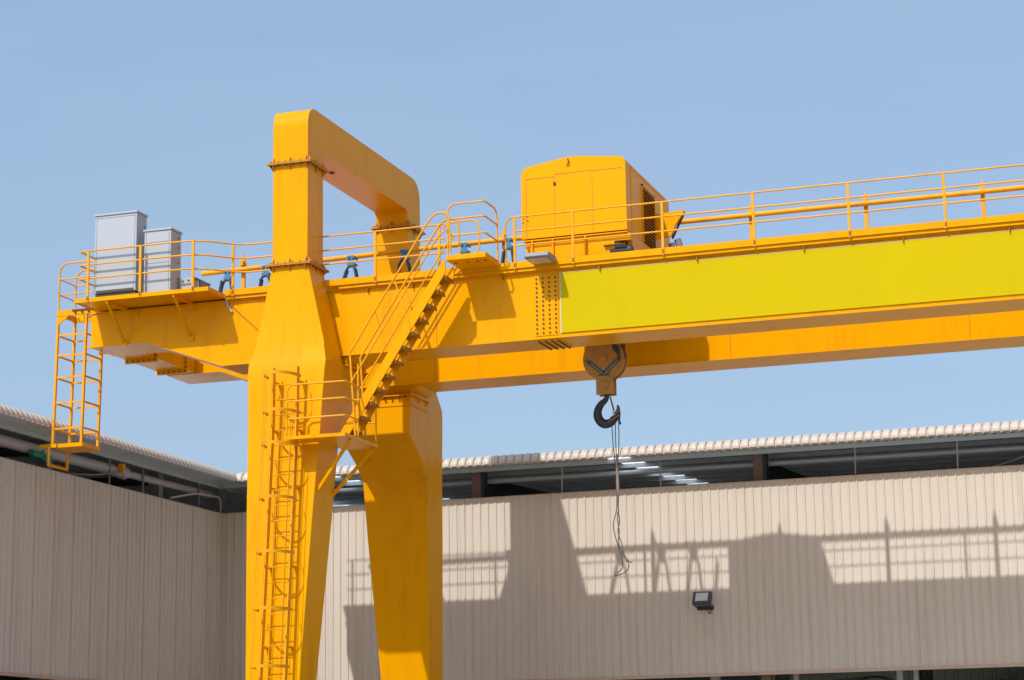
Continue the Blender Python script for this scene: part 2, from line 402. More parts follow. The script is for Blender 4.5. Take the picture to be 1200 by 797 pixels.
mb.box(cx-.24, cx+.24, WY-.06, WY-.03, 6.62, 6.74); mb.build('bracket', STEEL, t)
MB().tube(fillet([(cx+.1, WY-.3, 6.78), (cx+.1, WY-.12, 6.5), (cx+.16, WY-.04, 6.55), (cx+.16, WY-.04, 6.68)], .06), .012, 6).build('lamp_cable', DKST, t)

# ================================================================== GANTRY CRANE
XC, YM = -21.83, 51.88
crane = thing('gantry_crane', 'huge yellow double girder gantry crane with a square portal frame over its splayed legs', 'gantry crane', (XC, YM, 0))
def my(y): return 2*YM-y
levL = [(1.25, 46.86, 47.69, .56), (4.25, 47.12, 48.10, .694), (8.3, 47.47, 48.64, .868), (9.98, 47.66, 48.83, .943), (10.39, 47.70, 49.26, .961),
        (10.98, 47.74, 50.26, .987), (11.76, 47.80, 50.26, 1.021), (12.0, 47.86, 50.26, 1.03)]
levU = [(11.97, 47.855, 48.957, 1.025), (12.5, 48.0, 48.957, .905), (14.45, 48.0, 48.957, .4725)]
legs = []
for side in (0, 1):
    g = (lambda y: y) if side == 0 else my
    mb = MB()
    mb.loft([(z, XC-w, XC+w, min(g(a), g(b)), max(g(a), g(b))) for z, a, b, w in levL])
    mb.loft([(z, XC-w, XC+w, min(g(a), g(b)), max(g(a), g(b))) for z, a, b, w in levU])
    leg = mb.build('leg', YEL, crane, bevel=.012)
    leg['label'] = ['front leg, nearest the viewer, carrying the ladder', 'rear leg, mostly in the shade of the front girder'][side]
    legs.append(leg)
    # seat bracket between leg and girder
    mb = MB()
    ya, yb = g(49.02), g(50.34); lo, hi = min(ya, yb), max(ya, yb)
    mb.box(XC-1.12, XC+1.12, lo, hi, 12.005, 12.035)
    mb.box(XC-1.06, XC+1.06, lo+.06, hi-.06, 11.74, 11.76)
    for x in (-1.05, -.6, -.2, .2, .6, 1.05): mb.box(XC+x-.012, XC+x+.012, lo+.03, hi-.03, 12.035, 12.265)
    for y in (lo+.08, (lo+hi)/2, hi-.08):
        mb.prism([(XC+1.0, 12.0), (XC+1.11, 12.0), (XC+1.0, 11.8)], y-.012, y+.012, 'y')
        mb.prism([(XC-1.0, 12.0), (XC-1.11, 12.0), (XC-1.0, 11.8)], y-.012, y+.012, 'y')
    st = mb.build('girder_seat', YEL, leg)
    mb = MB()
    yf = lo-.006 if side else hi+.006
    for k in range(10):
        x = XC-.9+k*.2
        yy = lo if side else hi
        mb.cyl((x, yy-.03, 11.97), (x, yy+.03, 11.97), .03, 6)
    mb.build('bolt_row', BOLT, leg)
    # haunch panel linking seat to girder underside
    mb = MB(); mb.loft([(12.036, XC-.95, XC+.95, lo+.12, hi-.12), (12.268, XC-1.35, XC+1.35, lo+.05, hi-.05)]); mb.build('haunch', YEL, leg)
# columns, flanges, arch
def flange(z, y0, y1, parent, ext=.12, gus=True):
    mb = MB()
    mb.box(XC-.4725-ext, XC+.4725+ext, y0-ext, y1+ext, z-.028, z-.004); mb.box(XC-.4725-ext, XC+.4725+ext, y0-ext, y1+ext, z+.004, z+.028)
    h = .16
    for dz in (-1, 1):
        for x in (XC-.44, XC, XC+.44):
            for ys, s in ((y0, -1), (y1, 1)):
                mb.prism([(ys, z+dz*.028), (ys+s*ext*.9, z+dz*.028), (ys, z+dz*(.028+h))], x-.012, x+.012, 'x')
        for y in (y0+.04, (y0+y1)/2, y1-.04):
            for xs, s in ((XC-.4725, -1), (XC+.4725, 1)):
                mb.prism([(xs, z+dz*.028), (xs+s*ext*.9, z+dz*.028), (xs, z+dz*(.028+h))], y-.012, y+.012, 'y')
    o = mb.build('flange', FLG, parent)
    mb = MB()
    for k in range(6):
        x = XC-.5+k*.2
        for y in (y0-ext*.55, y1+ext*.55): mb.cyl((x, y, z-.06), (x, y, z+.06), .022, 6)
    for k in range(6):
        y = y0+.03+k*(y1-y0-.06)/5
        for x in (XC-.4725-ext*.55, XC+.4725+ext*.55): mb.cyl((x, y, z-.06), (x, y, z+.06), .022, 6)
    mb.build('bolt_row', BOLT, o)
    return o
for side, (y0, y1) in enumerate(((48.0, 48.957), (54.803, 55.76))):
    col = MB().box(XC-.4725, XC+.4725, y0, y1, 14.49, 17.02).build('column', YEL, crane, bevel=.01)
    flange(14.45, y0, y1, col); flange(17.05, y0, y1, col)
outer = [(48.0, 17.08), (48.0, 18.52), (55.76, 18.52), (55.76, 17.08)]
o2 = fillet([(y, z, 0) for y, z in outer], [0, .52, .62, 0], 10)
i2 = fillet([(y, z, 0) for y, z in [(54.803, 17.08), (54.803, 17.5), (48.957, 17.5), (48.957, 17.08)]], [0, .4, .1, 0], 10)
poly = [(p.x, p.y) for p in o2]+[(p.x, p.y) for p in i2]
# build arch as quads between matched outer/inner loops to avoid concave ngons
def resample(pts, n):
    P = [Vector(p) for p in pts]; Ls = [0]
    for a, b in zip(P, P[1:]): Ls.append(Ls[-1]+(b-a).length)
    return P, Ls
oo = o2; ii = list(reversed(i2))
assert len(oo) == len(ii)
v = []; f = []; n = len(oo)
for x in (XC-.4725, XC+.4725):
    v += [(x, p.x, p.y) for p in oo]+[(x, p.x, p.y) for p in ii]
for k in range(n-1):
    f.append((k, k+1, n+k+1, n+k)); f.append((2*n+k, 3*n+k, 3*n+k+1, 2*n+k+1))
    f.append((k, 2*n+k, 2*n+k+1, k+1)); f.append((n+k, n+k+1, 3*n+k+1, 3*n+k))
f.append((0, n, 3*n, 2*n)); f.append((n-1, 3*n-1, 4*n-1, 2*n-1))
arch = MB().add(v, f).build('portal_beam', YEL, crane)
MB().cyl((XC, 50.6, 17.495), (XC, 50.6, 17.47), .07, 12).build('drain_plug', BOLT, arch)

# girders
GXR = 13.5
def girder_poly(x0):
    return [(x0, 13.9), (x0, 13.04), (-26.28, 13.04), (-24.15, 12.27), (GXR, 12.27), (GXR, 13.9)]
fg = MB().prism(girder_poly(-27.9), 49.0, 50.2, 'y').build('girder', YEL, crane, smooth=False); fg['label'] = 'front girder with the lime yellow sheet'
rg = MB().prism(girder_poly(-27.9), 53.25, 54.55, 'y').build('girder', YEL, crane, smooth=False); rg['label'] = 'rear girder'
# flange lips at girder feet
for g_, y0, y1 in ((fg, 49.0, 50.2), (rg, 53.25, 54.55)):
    mb = MB()
    for (xa, za), (xb, zb) in (((-27.9, 13.04), (-26.28, 13.04)), ((-26.28, 13.04), (-24.15, 12.27)), ((-24.15, 12.27), (GXR, 12.27))):
        mb.add([(xa, y0-.035, za), (xb, y0-.035, zb), (xb, y1+.035, zb), (xa, y1+.035, za), (xa, y0-.035, za-.022), (xb, y0-.035, zb-.022), (xb, y1+.035, zb-.022), (xa, y1+.035, za-.022)],
               [(0, 1, 2, 3), (7, 6, 5, 4), (0, 4, 5, 1), (3, 2, 6, 7), (0, 3, 7, 4), (1, 5, 6, 2)])
    mb.build('bottom_flange', YEL, g_, smooth=False)
    MB().box(-27.95, GXR, y0-.03, y1+.03, 13.903, 13.935).build('top_flange', YEL, g_)
    MB().box(-24.8, GXR, (y0+y1)/2-.05, (y0+y1)/2+.05, 13.936, 14.07).build('trolley_rail', STEEL, g_)
    # bolted splices
    for sx in (-15.52, ):
        mb = MB(); bb = MB()
        if y0 < 50:
            mb.box(sx-.3, sx+.3, y0-.016, y0-.002, 12.33, 13.82)
            for i in range(4):
                for k in range(13): MB().cyl((sx-.24+i*.16, y0-.045, 12.4+k*.112), (sx-.24+i*.16, y0-.012, 12.4+k*.112), .023, 6).build('bolt', BOLT, g_)
        mb.box(sx-.3, sx+.3, y0+.05, y1-.05, 12.225, 12.245)
        for i in range(4):
            for k in range(8): MB().cyl((sx-.24+i*.16, y0+.12+k*.135, 12.19), (sx-.24+i*.16, y0+.12+k*.135, 12.226), .024, 6).build('bolt', BOLT, g_)
        mb.build('splice_plate', YEL, g_)
# stiffener tabs under the walkway edge of the front girder
for x in (-22.95, -20.15, -18.95, -16.6, -14.15, -11.75, -9.2, -6.9, -4.5, -2.1, .3, 2.7, 5.1, 7.5):
    MB().box(x-.01, x+.01, 48.9, 48.998, 13.8, 13.9).build('edge_bracket', SEAM, fg)
for xj in (-18.35, -9.0, -2.9, 3.2, 9.4): MB().box(xj-.006, xj+.006, 48.994, 48.9995, 12.28, 13.88).build('plate_joint', SEAM, fg)
for xj in (-20.0, -12.0, -6.0, 0): MB().box(xj-.006, xj+.006, 53.244, 53.2495, 12.28, 13.88).build('plate_joint', SEAM, rg)
# extra pull on web: conduit line + small welded corner marks
MB().tube([(-23.98, 48.985, 13.86), (-22.75, 48.985, 12.73)], .012, 6).build('web_cable', SEAM, fg)
MB().tube(fillet([(-24.03, 48.95, 13.95), (-23.95, 48.95, 13.72), (-23.86, 48.95, 13.62)], .1), .03, 8).build('web_conduit', PIPEM, fg)
MB().tube([(-19.98, 48.985, 13.35), (-19.85, 48.985, 12.9)], .006, 6).build('web_cable', SEAM, fg)
# lime sheet
MB().box(-15.14, GXR-.5, 48.965, 48.992, 12.36, 13.835).build('sign_sheet', PANEL, fg)
mb = MB(); mb.box(-15.165, -15.142, 48.96, 48.994, 12.36, 13.835); mb.box(-15.165, GXR-.5, 48.96, 48.994, 13.837, 13.846); mb.build('sheet_edging', WHITE, fg)
# cross beam at the cantilever ends
mb = MB(); mb.box(-27.9, -27.05, 50.24, 53.21, 13.04, 13.88)
cb = mb.build('end_beam', YEL, crane)
for y in (50.9, 52.65):
    MB().box(-27.93, -26.98, y-.03, y+.03, 12.93, 13.9).build('splice_flange', YEL, cb)
    bb = MB()
    for k in range(6): bb.cyl((-27.85+k*.16, y-.06, 12.99), (-27.85+k*.16, y+.06, 12.99), .022, 6)
    for k in range(6): bb.cyl((-27.01, y-.06, 13.1+k*.13), (-27.01, y+.06, 13.1+k*.13), .022, 6)
    bb.build('bolt_row', BOLT, cb)

# walkways
wk = MB(); wk.box(-24.02, -22.75, 48.83, 48.87, 14.02, 14.18); wk.box(-21.26, GXR, 48.83, 48.87, 14.02, 14.18)
wk.box(-24.02, -22.75, 48.875, 50.3, 14.02, 14.05); wk.box(-20.93, GXR, 48.875, 49.45, 14.02, 14.05)
wk.box(-24.02, -22.7, 48.875, 48.99, 13.937, 14.018); wk.box(-20.9, GXR, 48.875, 48.99, 13.937, 14.018)
wk.box(-24.3, GXR, 50.12, 50.28, 13.936, 14.42)  # added curb, hidden behind the fascia, to cast shade on the rear leg
wo_ = wk.build('walkway', YEL, crane); wo_['label'] = 'walkway along the front girder'
wr = MB(); wr.box(-27.9, GXR, 54.3, 54.95, 13.94, 13.98); wr.box(-27.9, GXR, 54.952, 54.98, 13.9, 14.0); wr.build('walkway', YEL, crane)['label'] = 'walkway along the rear girder'
# cabinet platform (left end)
pl = MB(); pl.box(-27.75, -24.04, 47.93, 50.6, 13.985, 14.0); pl.box(-27.75, -24.04, 47.90, 47.93, 13.965, 14.07)
pl.box(-24.04, -24.01, 47.90, 48.83, 13.965, 14.07); pl.box(-27.78, -27.75, 47.90, 48.9, 13.965, 14.07)
for x in (-26.88, -25.0): pl.box(x-.03, x+.03, 47.94, 49.0, 13.90, 13.984)
plo = pl.build('cabinet_platform', YEL, crane)
for x in (-26.88, -25.0):
    b_ = MB(); b_.bar((x, 47.99, 13.93), (x-.03, 48.985, 13.06), .06, .06, (1, 0, 0)); b_.box(x-.06, x+.06, 48.95, 48.998, 12.98, 13.1)
    b_.build('platform_strut', YEL, plo)
for x in (-26.55, -24.9): MB().prism([(48.998, 13.89), (48.9, 13.89), (48.998, 13.7)], x-.01, x+.01, 'x').build('platform_gusset', YEL, plo)

# handrails -------------------------------------------------
def railing(paths, posts, label=None, r=.022):
    o = MB()
    for p in paths: o.tube(p, r, 8)
    ho = o.build('handrail', YSH, crane)
    if label: ho['label'] = label
    for (x, y, z0, z1) in posts:
        pb = MB(); pb.box(x-.03, x+.03, y-.018, y+.018, z0, z1)
        po = pb.build('post', YSH, ho)
        if y < 50: MB().box(x-.012, x+.012, y-.032, y-.019, z0+.04, z0+.14).build('post_bolt', BOLT, ho)
    return ho
ZR = (15.30, 14.94, 14.58)
# around the cabinet platform
paths = []
for k, z in enumerate(ZR):
    zz = z+.0; ze = z-.0
    paths.append(fillet([(-27.66, 48.75, zz), (-27.66, 47.92, zz), (-24.35, 47.92, zz), (-23.55, 48.82, ze), (-22.32, 48.82, ze)], [0, .05, .5, .35, 0]))
railing(paths, [(-27.40, 47.885, 13.96, 15.31), (-25.91, 47.885, 13.96, 15.31), (-24.43, 47.885, 13.96, 15.31), (-23.78, 48.82, 14.0, 15.31)], 'rails round the cabinet platform')
# between the leg and the stair head
railing([[(-21.36, 48.82, z), (-18.05, 48.82, z)] for z in ZR], [(-19.895, 48.82, 14.0, 15.31), (-18.2, 48.82, 14.0, 15.31)], 'rails between portal and stair head')
# small gate hoop behind the landing
railing([fillet([(-18.1, 48.82, 15.2), (-17.95, 48.82, 15.32), (-17.3, 48.82, 15.34), (-17.15, 48.82, 15.2), (-17.15, 48.82, 14.55), (-17.5, 48.82, 14.4), (-17.85, 48.82, 14.35)], .12)], [])
# right run
rp = [fillet([(-16.47, 48.82, 14.2), (-16.47, 48.82, 15.30), (-16.0, 48.82, 15.30), (GXR, 48.82, 15.30)], [0, .35, 0, 0]),
      [(-16.24, 48.82, 14.94), (GXR, 48.82, 14.94)], [(-16.24, 48.82, 14.58), (GXR, 48.82, 14.58)]]
xs = [-16.244, -14.768, -12.542, -10.337, -8.095, -5.9, -3.7, -1.5, .7, 2.9, 5.1, 7.3, 9.5, 11.7]
railing(rp, [(x, 48.82, 14.0, 15.31) for x in xs], 'long rails over the lime yellow sheet')
# rear rails
railing([[(-27.8, 54.97, z), (GXR, 54.97, z)] for z in (15.36, 14.93, 14.48)], [(x, 54.97, 13.9, 15.37) for x in [-27.6+4.6*k for k in range(9)]], 'rails behind the rear girder', .017)

# festoon pipe with posts
fp = MB().tube([(-27.3, 54.1, 16.06), (-19, 54.1, 16.18), (GXR, 54.1, 16.22)], .07, 12).build('festoon_pipe', YSH, crane)
for x in [-26.1, -18.35, -14.6, -11.55, -8.55, -5.6, -2.6, .4, 3.4, 6.4, 9.4]:
    pb = MB(); pb.box(x-.05, x+.05, 54.22, 54.30, 13.94, 16.30); pb.prism([(x-.06, 16.2), (x+.10, 16.2), (x+.0, 16.58)], 54.235, 54.285, 'y'); pb.box(x-.05, x+.05, 54.1, 54.28, 16.2, 16.34)
    pb.build('pipe_post', YSH, fp)

# stair -----------------------------------------------------
SL = 1.503
def sz(x): return 10.297+(x+20.082)*SL
stair = bpy.data.objects.new('staircase', None)
def sx(z): return -20.02+(z-10.297)/SL
def stringer(y0, y1):
    return MB().prism([(sx(9.965+.04), 9.965), (sx(9.965-.36), 9.965), (sx(14.1-.36), 14.1), (-17.655, 14.1), (-17.655, sz(-17.655)-.13)], y0, y1, 'y')
st1 = stringer(47.76, 47.80).build('stair_stringer', YEL, crane); st1['label'] = 'near stair side plate'
st2 = stringer(48.34, 48.38).build('stair_stringer', YEL, crane)
for k in range(12):
    z = 10.16+k*.325; xe = sx(z+.04)
    mb = MB(); mb.box(xe-.29, xe+.05, 47.801, 48.339, z-.012, z+.012); mb.box(xe+.035, xe+.05, 47.801, 48.339, z-.075, z-.013); mb.box(xe-.29, xe-.275, 47.801, 48.339, z-.075, z-.013)
    mb.build('stair_tread', TRD, crane)
# stair handrails
def stair_rail(y, lab):
    def P(x, h): return (x, y, sz(x)+h)
    top = fillet([P(-20.12, 1.80), P(-18.10, 1.80), (-17.9, y, 15.30), (-17.55, y, 15.28), (-17.5, y, 14.3)], [0, .12, .2, .25, 0])
    mid = fillet([P(-20.12, 1.03), P(-17.88, 1.03), (-17.6, y, 14.9)], .1)
    o = MB().tube(top, .026, 8).tube(mid, .022, 8)
    o.tube([(-19.98, y, 10.0), P(-20.12, 1.80)], .026, 8)
    o.tube([(-18.55, y, sz(-18.55)-.1), (-18.95, y, sz(-18.95)+1.72)], .02, 8)
    h = o.build('stair_handrail', YSH, crane); h['label'] = lab
stair_rail(47.74, 'near stair handrail'); stair_rail(48.39, 'far stair handrail')
# landing at stair head
ld = MB(); ld.box(-17.65, -16.64, 47.79, 48.80, 14.11, 14.235)
ldo = ld.build('stair_landing', YEL, crane, bevel=.006)
bb = MB()
for x in (-17.5, -17.2, -16.95, -16.75): bb.cyl((x, 48.1, 14.09), (x, 48.1, 14.112), .025, 6)
bb.build('bolt_row', BOLT, ldo)
lp = []
for k, z in enumerate((15.50, 15.13, 14.72)):
    dz = z
    if k == 0: lp.append(fillet([(-17.60, 47.82, 14.2), (-17.60, 47.82, dz-.1), (-17.45, 47.82, dz), (-16.66, 47.82, dz), (-16.66, 48.72, dz), (-16.66, 48.76, 14.1)], [0, .1, .25, .12, .22, 0]))
    else: lp.append(fillet([(-17.60, 47.82, dz), (-16.66, 47.82, dz), (-16.66, 48.74, dz)], .1))
railing(lp, [], 'hooped rails of the stair head landing')
# lower access platform
pm = MB(); pm.prism([(-21.41, 46.9), (-19.89, 46.9), (-19.89, 48.95), (-20.78, 48.95), (-20.78, 47.56), (-21.41, 47.56)], 9.88, 9.96, 'z')
pf = pm.build('access_platform', YEL, crane)
mb = MB(); mb.bar((-19.95, 47.35, 9.86), (-20.98, 47.72, 8.7), .07, .07); mb.build('platform_brace', YEL, pf)
mb = MB(); mb.bar((-19.95, 48.85, 9.86), (-20.97, 48.62, 8.72), .07, .07); mb.build('platform_brace', YEL, pf)
zp = (11.20, 10.80, 10.38)
rails = [fillet([(-21.40, 46.93, 9.96), (-21.40, 46.93, 11.20), (-21.0, 46.93, 11.2), (-19.90, 46.93, 11.20), (-19.90, 47.72, 11.18)], [0, .22, 0, .1, 0])]
rails += [fillet([(-21.40, 46.93, z), (-19.90, 46.93, z), (-19.90, 47.72, z)], .1) for z in zp[1:]]
rails += [[(-19.90, 47.72, 9.96), (-19.90, 47.72, 11.75)], fillet([(-19.92, 48.9, 9.96), (-19.92, 48.9, 11.0), (-20.2, 48.9, 11.1), (-20.7, 48.9, 11.1)], .15), [(-19.92, 48.9, 10.5), (-20.75, 48.9, 10.5)]]
railing(rails[-2:], [], 'short rail at the stair foot')
railing(rails[:-2], [], 'rails of the lower access platform')

# caged ladder on the front leg
def ly(z): return 47.12+(z-4.25)*(47.72-47.12)/(10.4-4.25)-.30 if z < 10.4 else 47.42+(z-10.4)*.02
def lx(z): return -21.99, -21.36
st_ = MB(); zz0, zz1 = .3, 11.75
for xx in (-21.99, -21.36):
    st_.bar((xx, ly(zz0), zz0), (xx, ly(10.4), 10.4), .035, .15, (1, 0, 0)); st_.bar((xx, ly(10.4), 10.4), (xx, ly(zz1), zz1), .035, .15, (1, 0, 0))
lad = st_.build('caged_ladder', YSH, crane)
z = .6; 
while z < 11.6:
    MB().tube([(-21.99, ly(z), z), (-21.36, ly(z), z)], .014, 6).build('rung', YSH, lad); z += .37
CR, CD = .42, .74
for z in (11.5, 10.6, 9.8, 8.5, 7.2, 5.87, 4.53, 3.2):
    pts = []
    for k in range(17):
        a = math.pi*(k/16)
        pts.append((-21.675-CR*math.cos(a), ly(z)-.05-CD*math.sin(a)**.85, z))
    v = []; f = []
    for (x, y, zz) in pts:
        d = Vector((x+21.675, y-ly(z)+.3, 0)).normalized()*.006
        v += [(x-d.x, y-d.y, zz-.035), (x+d.x, y+d.y, zz-.035), (x+d.x, y+d.y, zz+.035), (x-d.x, y-d.y, zz+.035)]
    for k in range(16):
        for i in range(4): f.append((4*k+i, 4*k+(i+1) % 4, 4*k+4+(i+1) % 4, 4*k+4+i))
    MB().add(v, f).build('cage_hoop', YSH, lad)
for a in (30, 62, 90, 118, 150):
    a_ = R(a); ss = MB()
    ss.tube([(-21.675-CR*math.cos(a_), ly(z_)-.05-CD*math.sin(a_)**.85, z_) for z_ in (3.17, 4.2, 6.5, 8.4, 10.4, 11.53 if a < 100 else 9.8)], .010, 5)
    ss.build('cage_strap', YSH, lad)
mb = MB()
for z in (3.1, 5.0, 6.9, 8.8, 10.2, 11.4):
    for xx in (-21.99, -21.36): mb.bar((xx, ly(z)+.02, z), (xx, ly(z)+.36, z), .05, .05, (1, 0, 0))
mb.build('ladder_bracket', YSH, lad)
# tower cage at the left end
T = MB(); X0, X1, Y0, Y1 = -29.06, -28.23, 49.2, 50.05
def taper(z): return (z-10.6)/(14.0-10.6)*.07
cage = T
for (x, y) in ((X0, Y0), (X1, Y0), (X1, Y1), (X0, Y1)):
    T.bar((x, y, 10.55), (x+.07, y, 14.05), .07, .06)
tw = T.build('ladder_tower', YSH, crane); tw['label'] = 'square ladder cage hanging off the left end'
for z in (13.47, 12.93, 12.35, 11.68, 11.0):
    d = taper(z); mb = MB()
    mb.bar((X0+d, Y0, z), (X1+d, Y0, z), .03, .045); mb.bar((X1+d, Y0, z), (X1+d, Y1, z), .03, .045, (1, 0, 0))
    mb.bar((X0+d, Y0, z), (X0+d, Y1, z), .03, .045, (1, 0, 0)); mb.bar((X0+d, Y1, z), (X1+d, Y1, z), .03, .045)
    mb.build('tower_ring', YSH, tw)
mb = MB(); mb.box(X0-.02, X1+.05, Y0-.04, Y1+.05, 10.50, 10.60); mb.build('tower_floor', YEL, tw)
mb = MB()
mb.box(X0+.05, X1+.42, Y0-.05, Y0+.02, 13.98, 14.13); mb.box(X0+.05, X1+.42, Y1-.02, Y1+.05, 13.98, 14.13); mb.box(X1+.05, X1+.12, Y0, Y1, 13.98, 14.13); mb.box(X0+.05, X0+.12, Y0, Y1, 13.98, 14.13)
mb.prism([(X0+.1, 13.98), (X0+.4, 13.98), (X0+.1, 13.75)], Y0-.04, Y0-.01, 'y'); mb.prism([(X1+.02, 13.98), (X1-.25, 13.98), (X1+.02, 13.75)], Y0-.04, Y0-.01, 'y')
mb.prism([(X1+.02, 13.98), (X1-.25, 13.98), (X1+.02, 13.75)], Y1-.04, Y1-.01, 'y')
mb.build('tower_head_frame', YEL, tw)
for ya_ in (Y0, Y1-.05): MB().box(X1+.0, -27.9, ya_, ya_+.05, 13.06, 13.12).build('tower_tie', YEL, tw)
bb = MB()
bb.box(X0+.5, X1+.4, Y0-.075, Y0-.052, 14.08, 14.12)
for k in range(4): bb.cyl((X0+.6+.2*k, Y0-.09, 14.04), (X0+.6+.2*k, Y0-.05, 14.04), .03, 6)
bb.build('bolt_row', BOLT, tw)
for y in (Y0, Y1-.0):
    mb = MB(); mb.tube(fillet([(X0+.07, y, 14.1), (X0+.07, y, 15.40), (X1+.3, y, 15.40), (X1+.42, y, 15.0)], [0, .32, .3, 0]), .024, 8)
    for z in (14.98, 14.56): mb.tube([(X0+.07, y, z), (X1+.35, y, z)], .018, 8)
    mb.build('tower_hoop', YSH, tw)
mb = MB()
for z in (14.98, 14.56): mb.tube([(X0+.07, Y0, z), (X0+.07, Y1, z)], .018, 8)
mb.build('tower_side_rail', YSH, tw)
mb = MB(); mb.tube(fillet([(-29.12, 49.1, 10.52), (-29.12, 49.1, 10.06), (-29.12, 50.05, 10.06), (-29.12, 50.05, 10.52)], .0), .045, 4)
mb.bar((-29.4, 49.15, 10.55), (-28.9, 49.15, 10.55), .1, .1); mb.build('step_stirrup', YSH, tw)
MB().bar((X1+.4, Y0-.02, 13.97), (X1+.25, Y0-.02, 13.72), .04, .04).build('dark_stay', DKST, tw)
# end carriage beam under the legs (below the frame)
MB().box(XC-3.4, XC+3.4, 46.75, 47.8, .6, 1.28).build('end_carriage', YEL, crane); MB().box(XC-3.4, XC+3.4, my(47.8), my(46.75), .6, 1.28).build('end_carriage', YEL, crane)
for y in (47.27, my(47.27)):
    for x in (-2.6, 2.6): MB().cyl((XC+x, y-.08, .32), (XC+x, y+.08, .32), .31, 24).build('wheel', STEEL, crane)

# ================================================================== TROLLEY
t = thing('hoist_trolley', 'boxy yellow trolley machine house with louvred side riding on top of the girders', 'crane trolley', (-14.9, 51.5, 14.07))
HX0, HX1, HY0, HY1, HB = -16.28, -13.6, 49.5, 53.68, 14.90
outl = [(HX0, HB), (HX0, 16.70), (-15.0, 16.90), (HX1, 16.74), (HX1, HB)]
o2 = fillet([(x, z, 0) for x, z in outl], [0, .22, .3, .16, 0], 6)
hs = MB().prism([(p.x, p.y) for p in o2], HY0, HY1, 'y').build('machine_house', YTR, t)
sm = MB(); q = HY0-.004
for x in (-15.42, -14.45): sm.box(x-.006, x+.006, q-.004, q, HB+.02, 16.45)
sm.box(HX0+.12, HX0+.13, q-.004, q, HB+.02, 16.42); sm.box(HX0+.12, -15.42, q-.004, q, 16.41, 16.425); sm.box(-15.42, -14.45, q-.004, q, 16.47, 16.485); sm.box(-14.45, HX1-.1, q-.004, q, 16.46, 16.475)
sm.build('door_seam', SEAML, hs)
MB().box(-15.44, -15.38, q-.03, q, 16.20, 16.27).build('latch', BOLT, hs)
MB().tube(fillet([(-15.06, q-.01, 16.84), (-15.03, q-.05, 16.78), (-15.03, q-.05, 16.70), (-15.08, q-.02, 16.66)], .03), .014, 6).build('lifting_eye', BOLT, hs)
bb = MB()
for dx, dz in ((0, .0), (.08, .05), (.1, -.06), (-.02, -.1)): bb.cyl((HX0+.06+dx, q-.02, 15.42+dz), (HX0+.06+dx, q, 15.42+dz), .015, 6)
bb.build('bolt_row', BOLT, hs)
# louvre on right side
lv = MB(); xq = HX1+.006
lv.box(HX1+.002, xq+.004, 51.0, 52.12, 14.95, 16.35); lo_ = lv.build('louvre_opening', DARK, hs)
for k in range(17):
    z = 14.98+k*.081
    MB().add([(xq+.005, 51.0, z+.03), (xq+.005, 52.12, z+.03), (xq+.05, 52.12, z-.012), (xq+.05, 51.0, z-.012), (xq+.005, 51.0, z+.042), (xq+.005, 52.12, z+.042), (xq+.06, 52.12, z-.006), (xq+.06, 51.0, z-.006)],
             [(0, 1, 2, 3), (7, 6, 5, 4), (0, 4, 5, 1), (3, 2, 6, 7), (0, 3, 7, 4), (1, 5, 6, 2)]).build('louvre_blade', YTR, hs)
fr = MB()
for y in (50.96, 52.13): fr.box(HX1+.002, HX1+.03, y, y+.05, 14.9, 16.42)
fr.box(HX1+.002, HX1+.03, 50.96, 52.18, 16.37, 16.42); fr.box(HX1+.002, HX1+.012, 49.95, 49.97, 14.92, 16.6); fr.box(HX1+.002, HX1+.012, 49.95, 53.2, 16.58, 16.6)
fr.build('louvre_frame', YTR, hs)
# chassis
ch = MB()
ch.box(-16.15, -13.9, 49.42, 49.60, 14.28, 14.798)
for x in (-15.98, -15.45, -14.62): ch.box(x-.02, x+.02, 49.36, 49.42, 14.28, 14.798)
ch.box(-16.2, -13.55, 49.36, 49.62, 14.80, 14.828)
ch.box(-13.9, -13.5, 49.42, 49.60, 14.62, 14.798); ch.box(-16.15, -13.5, 53.3, 53.5, 14.28, 14.84)
ch.box(-13.62, -13.5, 49.62, 53.3, 14.3, 14.8); ch.box(-16.15, -16.0, 49.62, 53.3, 14.3, 14.8)
cho = ch.build('trolley_frame', YTR, t)
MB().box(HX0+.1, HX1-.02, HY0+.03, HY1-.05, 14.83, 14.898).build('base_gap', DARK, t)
mb = MB(); mb.tube([(-14.02, 49.55, 14.38), (-13.5, 49.55, 14.38)], .14, 14); mb.box(-13.95, -13.75, 49.45, 49.75, 14.25, 14.6); mb.build('drive_motor', STEEL, t)
mb = MB(); mb.tube([(-14.15, 49.36, 14.5), (-13.6, 49.36, 14.5)], .03, 8); mb.build('brake_rod', BOLT, t)
for y in (49.65, 53.9):
    for x in (-15.8, -13.95): MB().cyl((x, y-.06, 14.26), (x, y+.06, 14.26), .185, 20).build('wheel', STEEL, t)
MB().box(-16.1, -13.6, 53.76, 53.98, 14.3, 14.8).build('trolley_frame', YTR, t)
MB().bar((-13.62, 50.3, 14.84), (-13.48, 51.4, 14.3), .05, .06, (1, 0, 0)).build('diagonal_stay', BOLT, t)
# tow arm to the festoon pipe
mb = MB(); mb.prism([(-13.585, 15.95), (-12.84, 16.0), (-12.86, 15.94), (-13.1, 15.6), (-13.2, 15.35), (-13.585, 15.3)], 52.24, 52.34, 'y')
mb.build('tow_arm', YTR, t)
mb = MB(); mb.bar((-12.86, 52.36, 15.96), (-13.2, 52.36, 15.3), .05, .05); mb.build('arm_edge', BOLT, t)
mb = MB(); mb.tube(fillet([(-13.1, 52.5, 15.3), (-12.98, 52.5, 14.9), (-13.04, 52.5, 14.1)], .2), .09, 10)
mb.tube(fillet([(-13.25, 52.45, 15.2), (-13.17, 52.45, 14.8), (-13.22, 52.45, 14.1)], .1), .08, 10); mb.build('cable_bundle', LAMPG, t)

